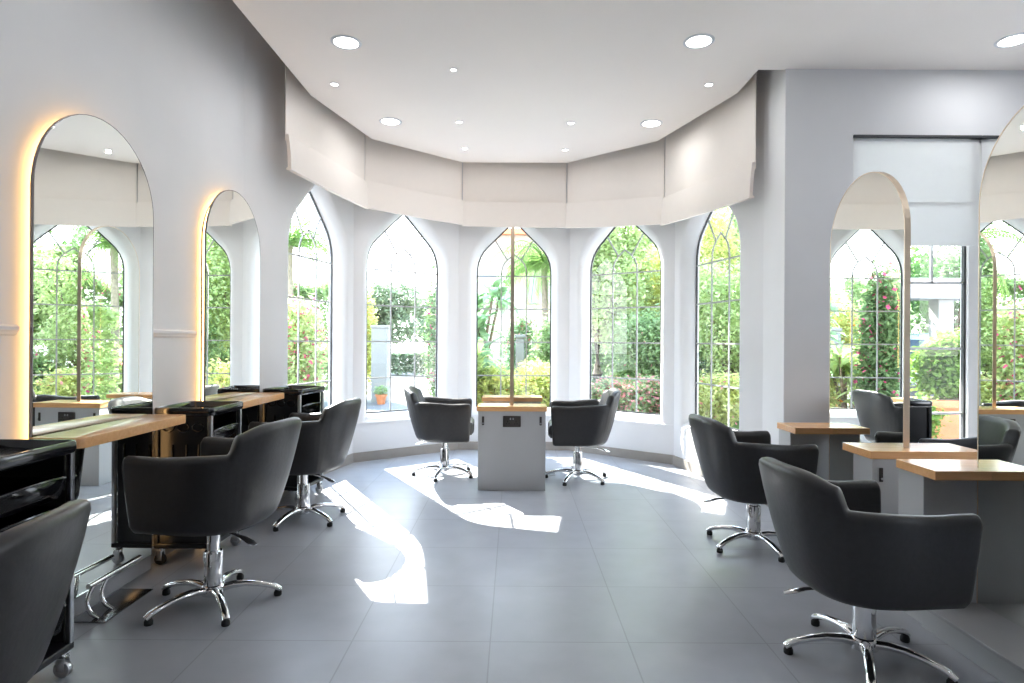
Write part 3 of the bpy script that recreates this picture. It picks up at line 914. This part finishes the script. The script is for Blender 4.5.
def bush(label, x, y, r, h, m, n=1400, leaf=.09, flowers=None, nf=200, z0=0.0, cat='shrub', group=None, lobes=5, ry=None, name='garden_shrub'):
    t = thing(name, label, cat, (x, y, z0), group=group)
    ry = ry or r; n = int(n*DENS)
    pts = []
    for k in range(lobes):
        a = 2*PI*k/lobes + random.random(); q = random.uniform(.25, .55)
        cz = h*random.uniform(.42, .62)
        pts += blob_pts(n//(lobes+1), r*q*math.cos(a), ry*q*math.sin(a), cz, r*.62, ry*.62, min(cz, h-cz+.05)*1.0)
    pts += blob_pts(n//(lobes+1), 0, 0, h*.5, r*.7, ry*.7, h*.5)
    V, Fc = leaf_cloud(pts, leaf, .62); raw('foliage', V, Fc, m, t)
    if flowers:
        fp = random.sample(pts, min(nf, len(pts)))
        fp = [(px*1.06, py*1.06, pz+.02) for px, py, pz in fp]
        V, Fc = leaf_cloud(fp, leaf*.75, asp=.9); raw('blossoms', V, Fc, flowers, t)
    bm = bmesh.new()
    for k in range(5):
        a = 2*PI*k/5; tube(bm, [(.02*math.cos(a), .02*math.sin(a), 0), (.2*r*math.cos(a), .2*ry*math.sin(a), h*.3), (.4*r*math.cos(a), .4*ry*math.sin(a), h*.6)], [.018, .013, .006], 6)
    link('stems', bm, M['bark'], t, smooth=True)
    return t
def tree(label, x, y, h, cr, ch_, m, n=2600, leaf=.14, tr_=.09, lobes=8, flowers=None, nf=300, cat='tree', name='garden_tree', lean=0.0):
    t = thing(name, label, cat, (x, y, 0))
    cz = h-ch_/2; n = int(n*DENS)
    pts = []
    bm = bmesh.new()
    tube(bm, [(0, 0, -.05), (lean*.3, 0, (h-ch_)*.5), (lean*.8, .03, h-ch_), (lean, 0, cz)], [tr_*1.25, tr_, tr_*.8, tr_*.45], 10)
    for k in range(lobes):
        a = 2*PI*k/lobes + random.random()*.6; q = random.uniform(.4, .62)
        p = (lean+cr*q*math.cos(a), cr*q*math.sin(a), cz+ch_*random.uniform(-.28, .30))
        pts += blob_pts(n//(lobes+1), *p, cr*.48, cr*.48, ch_*.27)
        tube(bm, [(lean*.8, 0, h-ch_), (p[0]*.55, p[1]*.55, (h-ch_+p[2])/2), p], [tr_*.55, tr_*.35, tr_*.15], 6)
    pts += blob_pts(n//(lobes+1), lean, 0, cz, cr*.6, cr*.6, ch_*.5)
    link('trunk', bm, M['bark'], t, smooth=True)
    V, Fc = leaf_cloud(pts, leaf, .62); raw('crown', V, Fc, m, t)
    if flowers:
        V, Fc = leaf_cloud([(a, b, c+.03) for a, b, c in random.sample(pts, nf)], leaf*.8, asp=.9); raw('blossoms', V, Fc, flowers, t)
    return t
def hedge(label, x0, y0, x1, y1, h, th, m, n=6000, leaf=.12, flowers=None, nf=400):
    t = thing('bougainvillea_hedge' if flowers else 'clipped_hedge', label, 'hedge', ((x0+x1)/2, (y0+y1)/2, 0))
    d = Vector((x1-x0, y1-y0)); L = d.length; d.normalize(); nn = Vector((-d.y, d.x))
    pts = []; n = int(n*DENS)
    for _ in range(n):
        u = random.uniform(-L/2, L/2)
        hh = h*(1+.07*math.sin(u*1.7+x0)+.05*math.sin(u*4.1))
        if random.random() < .22: z = hh*random.uniform(.9, 1.03); w = random.uniform(-th/2, th/2)
        else: z = hh*random.random(); w = (th/2)*(1+.16*math.sin(u*3+z*4))*random.choice((-1, 1))*random.uniform(.7, 1.0)
        pts.append((d.x*u+nn.x*w, d.y*u+nn.y*w, z))
    V, Fc = leaf_cloud(pts, leaf, .62); raw('foliage', V, Fc, m, t)
    if flowers:
        cl = random.sample(pts, nf//7); fp = []
        for c in cl:
            for _ in range(7): fp.append(tuple(c[k]*1.005+random.gauss(0, .09) for k in range(3)))
        fp = [(a+(-nn.x*.05), b+(-nn.y*.05), max(.05, c)) for a, b, c in fp]
        V, Fc = leaf_cloud(fp, leaf*.8, asp=.9); raw('blossoms', V, Fc, flowers, t)
    bm = bmesh.new()
    k = int(L/.7)
    for i in range(k):
        u = -L/2+L*(i+.5)/k; tube(bm, [(d.x*u, d.y*u, 0), (d.x*u+.05, d.y*u, h*.5), (d.x*u, d.y*u, h*.85)], [.03, .022, .01], 6)
    link('stems', bm, M['bark'], t, smooth=True)
    return t
def palm(label, x, y, h, m, nfr=18, L=1.7, tr_=.12, droop=1.0, leaf=.30, w=.035):
    t = thing('palm_tree', label, 'palm', (x, y, 0))
    bm = bmesh.new(); tube(bm, [(0, 0, -.05), (.03, 0, h*.5), (0, 0, h)], [tr_*1.2, tr_, tr_*.9], 12); link('trunk', bm, M['palmbark'], t, smooth=True)
    V = []; Fc = []
    bs = bmesh.new()
    for k in range(nfr):
        a = 2*PI*k/nfr*2.4 + random.random()*.3; el = random.uniform(.1, 1.25)
        pts = []; p = Vector((0, 0, h)); d = Vector((math.cos(a)*math.cos(el), math.sin(a)*math.cos(el), math.sin(el)))
        for s in range(13):
            pts.append(p.copy()); p = p + d*(L/12); d = (d + Vector((0, 0, -.13*droop))).normalized()
        tube(bs, pts, [.016-.001*i for i in range(13)], 5)
        side = Vector((-math.sin(a), math.cos(a), 0))
        for i in range(1, 13):
            tdir = (pts[i]-pts[i-1]).normalized()
            for sgn in (-1, 1):
                for q in (0, .5):
                    b = pts[i-1].lerp(pts[i], q)
                    ll = leaf*(1.1-.06*abs(i-5))*random.uniform(.85, 1.1)
                    dd = (side*sgn*.8 + tdir*.6 + Vector((0, 0, -.35*droop))).normalized()
                    n = len(V); ww = tdir*w*.5
                    V += [tuple(b-ww), tuple(b+dd*ll*.5+ww*.9), tuple(b+dd*ll), tuple(b+dd*ll*.5-ww*.9)]; Fc.append((n, n+1, n+2, n+3))
    link('frond_ribs', bs, m, t, smooth=True)
    raw('fronds', V, Fc, m, t)
    return t
def broadleaf(label, x, y, h, m, heads=7, leaf=.42, w=.10, spread=.45):
    """clump of canes each ending in a rosette of long leaves"""
    t = thing('tropical_plant', label, 'plant', (x, y, 0))
    bm = bmesh.new(); V = []; Fc = []
    for k in range(heads):
        a = 2*PI*k/heads+random.random()*.5; q = spread*random.uniform(.15, 1); hz = h*random.uniform(.45, .92)
        tip = Vector((q*math.cos(a), q*math.sin(a), hz))
        tube(bm, [(.05*math.cos(a), .05*math.sin(a), 0), (tip.x*.5, tip.y*.5, hz*.55), tuple(tip)], [.03, .024, .018], 7)
        for j in range(26):
            b = random.uniform(0, 2*PI); e = random.uniform(-.5, 1.2)
            d = Vector((math.cos(b)*math.cos(e), math.sin(b)*math.cos(e), math.sin(e))); s = Vector((-math.sin(b), math.cos(b), 0))*w*.5
            p = tip+Vector((0, 0, random.uniform(-.18, .04))); l = leaf*random.uniform(.7, 1.1); n = len(V)
            m1 = p+d*l*.45; m2 = p+d*l*.8+Vector((0, 0, -.06*l)); en = p+d*l+Vector((0, 0, -.22*l))
            V += [tuple(p), tuple(m1+s), tuple(m1-s), tuple(m2+s*.8), tuple(m2-s*.8), tuple(en)]
            Fc += [(n, n+1, n+2), (n+1, n+3, n+4, n+2), (n+3, n+5, n+4)]
    link('canes', bm, M['bark'], t, smooth=True); raw('leaves', V, Fc, m, t)
    return t

struct(link('ground', B(-60, 70, 4.9, 90, -.30, -.13), M['paving']))
bm = bmesh.new(); prism(bm, [(-4.5, 7), (4.2, 7), (4.2, 9.3), (.2, 9.3), (-1.7, 12.4), (-2.6, 14.2), (-4.5, 14.2)], -.13, -.128); struct(link('ground_patio', bm, M['deck']))
o = link('lawn', B(2.2, 6.4, 9.3, 15, -.13, -.09), M['lawn']); tag(o, 'green lawn beyond the rightmost bay windows', 'lawn', kind='structure')
o = link('ground_rear', B(-60, 70, -60, 4.9, -.30, -.13), M['paving']); struct(o)

# left: bougainvillea hedge and palms
hedge('tall flowering hedge with pink bougainvillea behind the left of the bay', -10.5, 13.2, -4.6, 16.4, 2.75, 1.0, M['l_mid'], 9000, .13, M['f_pink'], 700)
hedge('pale green hedge close outside the leftmost bay window', -7.2, 8.2, -3.6, 11.0, 1.75, .8, M['l_light'], 5200, .11, M['f_rose'], 200)
bush('magenta bougainvillea shrub glimpsed through the leftmost bay window', -3.30, 9.3, .42, 1.95, M['l_light'], 1500, .09, M['f_pink'], 420)
palm('feathery palm whose fronds show at the top of the leftmost bay window', -4.45, 12.1, 3.2, M['l_palm'], 30, 1.7, .08, 1.5)
bush('orange flowered shrub at the left of the second bay window', -3.75, 15.0, .62, 2.55, M['l_yel'], 2000, .10, M['f_orange'], 320)
bush('low green shrub in front of the pink hedge, reflected in the tall mirror', -5.0, 12.6, .8, 1.15, M['l_light'], 1500, .10, M['f_rose'], 350)
# white gate pier and the terracotta pot beside it
t = thing('gate_pier', 'white gate pier outside the second bay window', 'pier', (-3.13, 14.4, -.13))
link('shaft', B(-.18, .18, -.18, .18, 0, 1.72, bev=.01), M['white'], t); link('cap', B(-.2, .2, -.2, .2, 1.72, 1.79, bev=.015), M['white'], t)
t = thing('potted_plant', 'small plant in a terracotta pot at the foot of the white gate pier', 'plant pot', (-2.98, 13.8, -.13))
bm = bmesh.new(); lathe(bm, [(.13, 0), (.19, .28), (.22, .29), (.22, .36), (.18, .36), (.17, .32)], 20); link('pot', bm, M['terra'], t, smooth=True)
V, Fc = leaf_cloud(blob_pts(420, 0, 0, .52, .26, .26, .18), .09); raw('foliage', V, Fc, M['l_mid'], t); t.scale = (.62, .62, .62)
for k, (x, y, h, c, lab) in enumerate(((-6.6, 30, 4.3, 2.0, 'pale distant tree across the street, left of its neighbour'), (-4.0, 36, 4.3, 2.2, 'pale distant tree across the street, seen right of centre in the second window'),
                                  (-13.5, 29, 5.0, 2.6, 'pale distant tree far off behind the pink hedge'))):
    tree(lab, x, y, h, c, h*.75, M['l_pale'], 2200, .26, .16)
hedge('low clipped hedge along the far side of the street', -8, 25, -2.5, 25.5, .8, .8, M['l_pale'], 2600, .16)
# centre
bush('dark shrub with pink flowers outside, seen only as a reflection in the champagne rimmed mirror', -.92, 8.75, .36, 2.4, M['l_dark'], 2600, .085, M['f_pink'], 420)
broadleaf('large leaved tropical plant at the left of the middle window', -.62, 10.2, 2.35, M['l_blue'], 9, .48, .13, .45)
broadleaf('lime green tropical plant low in the left of the middle window', -.75, 9.3, 1.25, M['l_light'], 7, .40, .10, .35)
palm('date palm with drooping fronds at the upper right of the middle window', .60, 12.2, 2.85, M['l_palm'], 40, 1.5, .075, 1.7, .40, .028)
bush('yellow green shrub below the middle window, left', -.35, 9.6, .5, .95, M['l_yel'], 1500, .08, M['f_orange'], 60)
bush('yellow green shrub below the middle window, right', .45, 9.7, .55, 1.0, M['l_yel'], 1500, .08, M['f_rose'], 80)
bush('taller green shrub at the right side of the middle window', .75, 10.8, .45, 1.75, M['l_mid'], 1500, .10, M['f_rose'], 60)
bush('pink flowering shrub in the centre distance of the middle window', .10, 13.0, .42, 1.95, M['l_blue'], 1400, .09, M['f_rose'], 420)
t = thing('house', 'pale house with a blue paned window far behind the date palm', 'house', (1.15, 24, -.13))
link('house_wall', B(-2.6, 2.6, 0, 4, 0, 5.6), M['house'], t)
for x in (-1.9, 0, 1.9):
    fr = link('house_window', B(x-.62, x+.62, -.06, .02, 2.9, 4.1, bev=.02), M['white'], t)
    bm = bmesh.new()
    for a in (-1, 0, 1): box(bm, x+a*.38-.16, x+a*.38+.16, -.075, -.05, 3.0, 4.0)
    link('window_panes', bm, M['hglass'], fr)
bm = bmesh.new(); prism(bm, [(-2.9, -.3), (2.9, -.3), (2.9, 4.3), (-2.9, 4.3)], 5.6, 5.8); link('house_roof', bm, M['terra'], t)
t = thing('gate_post', 'white garden post seen just right of the upright mirror', 'post', (.12, 11.4, -.13))
link('shaft', B(-.08, .08, -.08, .08, 0, 1.5, bev=.008), M['white'], t); link('cap', B(-.1, .1, -.1, .1, 1.5, 1.56, bev=.01), M['white'], t)
# right of centre
hedge('tall green hedge filling the fourth bay window', 1.0, 15.4, 4.2, 14.8, 3.5, 1.0, M['l_mid'], 9500, .12)
tree('leafy light green tree at the top of the fourth bay window', 1.7, 12.4, 4.9, 1.3, 3.6, M['l_light'], 7500, .10, .1)
tree('dense yellow green tree at the right of the fourth bay window', 3.5, 12.9, 4.2, 1.2, 3.1, M['l_yel'], 6500, .09, .1)
for k, (x, y, lab) in enumerate(((1.35, 9.9, 'pink flower bed clump at the left foot of the fourth bay window'), (1.85, 9.7, 'pink flower bed clump in the middle of the fourth bay window'), (2.3, 9.9, 'pink flower bed clump at the right foot of the fourth bay window'))):
    bush(lab, x, y, .42, .72, M['l_mid'], 1000, .075, M['f_rose'], 1100, group='pink flower bed')
bush('rounded dark green shrub behind the pink flower bed in the fourth bay window', 2.45, 11.2, .85, 1.9, M['l_mid'], 4200, .085, M['f_rose'], 120)
# window five
tree('tall green tree filling the rightmost bay window', 5.3, 14.4, 5.0, 1.6, 4.0, M['l_mid'], 9000, .085, .12)
tree('lighter tree at the lower left of the rightmost bay window', 3.75, 10.6, 2.7, .85, 2.2, M['l_light'], 4200, .08, .07)
palm('pale palm at the top of the rightmost bay window', 7.3, 18.6, 5.2, M['l_palm'], 18, 1.6)
bush('flowering shrub at the foot of the rightmost bay window', 3.25, 9.6, .5, .85, M['l_yel'], 1300, .08, M['f_rose'], 160)
bush('green shrub with red flowers right of the lawn', 4.5, 10.3, .55, 1.15, M['l_mid'], 1500, .09, M['f_pink'], 180)
tree('spreading frangipani tree with long leaves beyond the lawn', 7.4, 14.2, 3.6, 1.5, 2.4, M['l_light'], 3000, .24, .12)
hedge('flowering hedge with pink blooms behind the lawn on the right', 4.2, 17.9, 7.4, 17.2, 2.7, 1.0, M['l_dark'], 8000, .13, M['f_pink'], 600)
# beyond the wide window
t = thing('planter_box', 'orange terracotta planter box outside the wide right window', 'planter', (6.3, 8.6, -.13), -.15)
bm = bmesh.new(); box(bm, -.55, .55, -.28, .28, 0, .62, bev=.02); box(bm, -.59, .59, -.32, .32, .55, .66, bev=.015); link('box', bm, M['terra'], t)
link('soil', B(-.52, .52, -.25, .25, .64, .672), M['bark'], t)
bush('bright green bush growing in the orange planter box', 6.25, 8.6, .75, .95, M['l_bush'], 2400, .09, M['f_rose'], 40, z0=.54, ry=.4)
bush('small lime shrub left of the orange planter box', 5.35, 8.3, .45, .62, M['l_bush'], 1200, .08)
bush('pink flowered shrub right of the orange planter box', 7.3, 8.9, .4, .9, M['l_mid'], 1100, .08, M['f_pink'], 260)
tree('dark green tree behind the parked car', 9.3, 16.8, 4.6, 2.1, 3.8, M['l_deep'], 3600, .16, .14)
tree('green tree farther right behind the white columns', 13.6, 19.0, 4.6, 2.0, 3.6, M['l_dark'], 3000, .18, .14)
t = thing('portico', 'white portico with square columns beyond the wide right window', 'portico', (7.4, 10.6, -.13))
for x in (0, 2.4): link('column', B(x-.13, x+.13, -.13, .13, 0, 2.2, bev=.01), M['white'], t)
link('canopy_beam', B(-.9, 3.4, -.25, .25, 2.2, 2.55, bev=.01), M['white'], t)
def car(x, y, rz, label):
    t = thing('car', label, 'car', (x, y, -.13), rz)
    side = [(-2.2, .35), (-2.25, .75), (-2.1, .95), (-1.35, 1.02), (-.75, 1.52), (-.2, 1.66), (1.2, 1.66), (1.9, 1.5), (2.15, 1.0), (2.2, .45), (2.1, .32)]
    bm = bmesh.new()
    wd = lambda z: .9 if z < 1.0 else .9-.28*(z-1.0)
    a = [bm.verts.new((px, -wd(pz), pz)) for px, pz in side]; b = [bm.verts.new((px, wd(pz), pz)) for px, pz in side]
    bm.faces.new(a); bm.faces.new(b)
    for i in range(len(side)): bm.faces.new((a[i], a[(i+1) % len(side)], b[(i+1) % len(side)], b[i]))
    bmesh.ops.bevel(bm, geom=bm.edges[:], offset=.05, segments=3, affect='EDGES')
    body = link('car_body', bm, M['car'], t, smooth=True, angle=40)
    for s in (-1, 1):
        for k, poly in enumerate(([(-1.2, 1.06), (-.7, 1.48), (.2, 1.55), (.2, 1.06)], [(.28, 1.06), (.28, 1.55), (1.2, 1.55), (1.75, 1.42), (1.9, 1.06)])):
            bm = bmesh.new(); bm.faces.new([bm.verts.new((px, s*(wd(pz)+.012), pz)) for px, pz in poly])
            bmesh.ops.solidify(bm, geom=bm.faces[:], thickness=.01); link('side_window', bm, M['carglass'], t)
    bm = bmesh.new(); bm.faces.new([bm.verts.new(p) for p in ((-1.36, -.72, 1.06), (-1.36, .72, 1.06), (-.80, .66, 1.52), (-.80, -.66, 1.52))])
    bmesh.ops.solidify(bm, geom=bm.faces[:], thickness=.01); link('windscreen', bm, M['carglass'], t)
    for px in (-1.4, 1.4):
        for s in (-1, 1):
            bm = bmesh.new(); lathe(bm, [(.2, -.1), (.30, -.1), (.33, -.07), (.33, .07), (.30, .1), (.2, .1)], 24); bm.transform(Matrix.Translation((px, s*.82, .33)) @ Matrix.Rotation(PI/2, 4, 'X'))
            wv = link('wheel', bm, M['cargrey'], t, smooth=True); bm = bmesh.new(); lathe(bm, [(.19, -.09), (.19, .09)], 20); bm.transform(Matrix.Translation((px, s*.825, .33)) @ Matrix.Rotation(PI/2, 4, 'X')); link('hub_cap', bm, M['alu'], wv)
    return t
car(9.0, 13.2, .2, 'white parked car beyond the wide right window')

# ------------------------------------------------------------------ light
wd = bpy.data.worlds.new('sky'); S.world = wd; wd.use_nodes = True
nt = wd.node_tree; bg = nt.nodes['Background']
tc = nt.nodes.new('ShaderNodeTexCoord'); sx = nt.nodes.new('ShaderNodeSeparateXYZ'); rp = nt.nodes.new('ShaderNodeValToRGB')
nt.links.new(tc.outputs['Generated'], sx.inputs[0]); nt.links.new(sx.outputs['Z'], rp.inputs['Fac']); nt.links.new(rp.outputs[0], bg.inputs['Color'])
rp.color_ramp.elements[0].position = 0.0; rp.color_ramp.elements[0].color = (0.97, 0.985, 1.0, 1)
rp.color_ramp.elements[1].position = 0.8; rp.color_ramp.elements[1].color = (0.50, 0.70, 1.0, 1)
bg.inputs['Strength'].default_value = 6.0
sun = bpy.data.lights.new('sun', 'SUN'); so = bpy.data.objects.new('sun', sun); COL.objects.link(so)
sun.energy = 22; sun.angle = math.radians(0.3); sun.color = (1, .95, .88)
AZ, EL = math.radians(29), math.radians(40)
dirv = Vector((math.sin(AZ)*math.cos(EL), -math.cos(AZ)*math.cos(EL), -math.sin(EL)))
so.rotation_euler = dirv.to_track_quat('-Z', 'Y').to_euler(); so.location = (-8, 20, 15)

vs = S.view_settings
S.display_settings.display_device = 'sRGB'
vs.view_transform = 'Standard'; vs.look = 'None'; vs.gamma = 1; vs.use_curve_mapping = False
vs.exposure = 0.62
cy = S.cycles
cy.use_denoising = True
try: cy.denoiser = 'OPENIMAGEDENOISE'
except Exception: pass
cy.max_bounces = 12; cy.diffuse_bounces = 6; cy.glossy_bounces = 6; cy.transparent_max_bounces = 16; cy.transmission_bounces = 8
cy.caustics_reflective = False; cy.caustics_refractive = False
cy.sample_clamp_indirect = 8
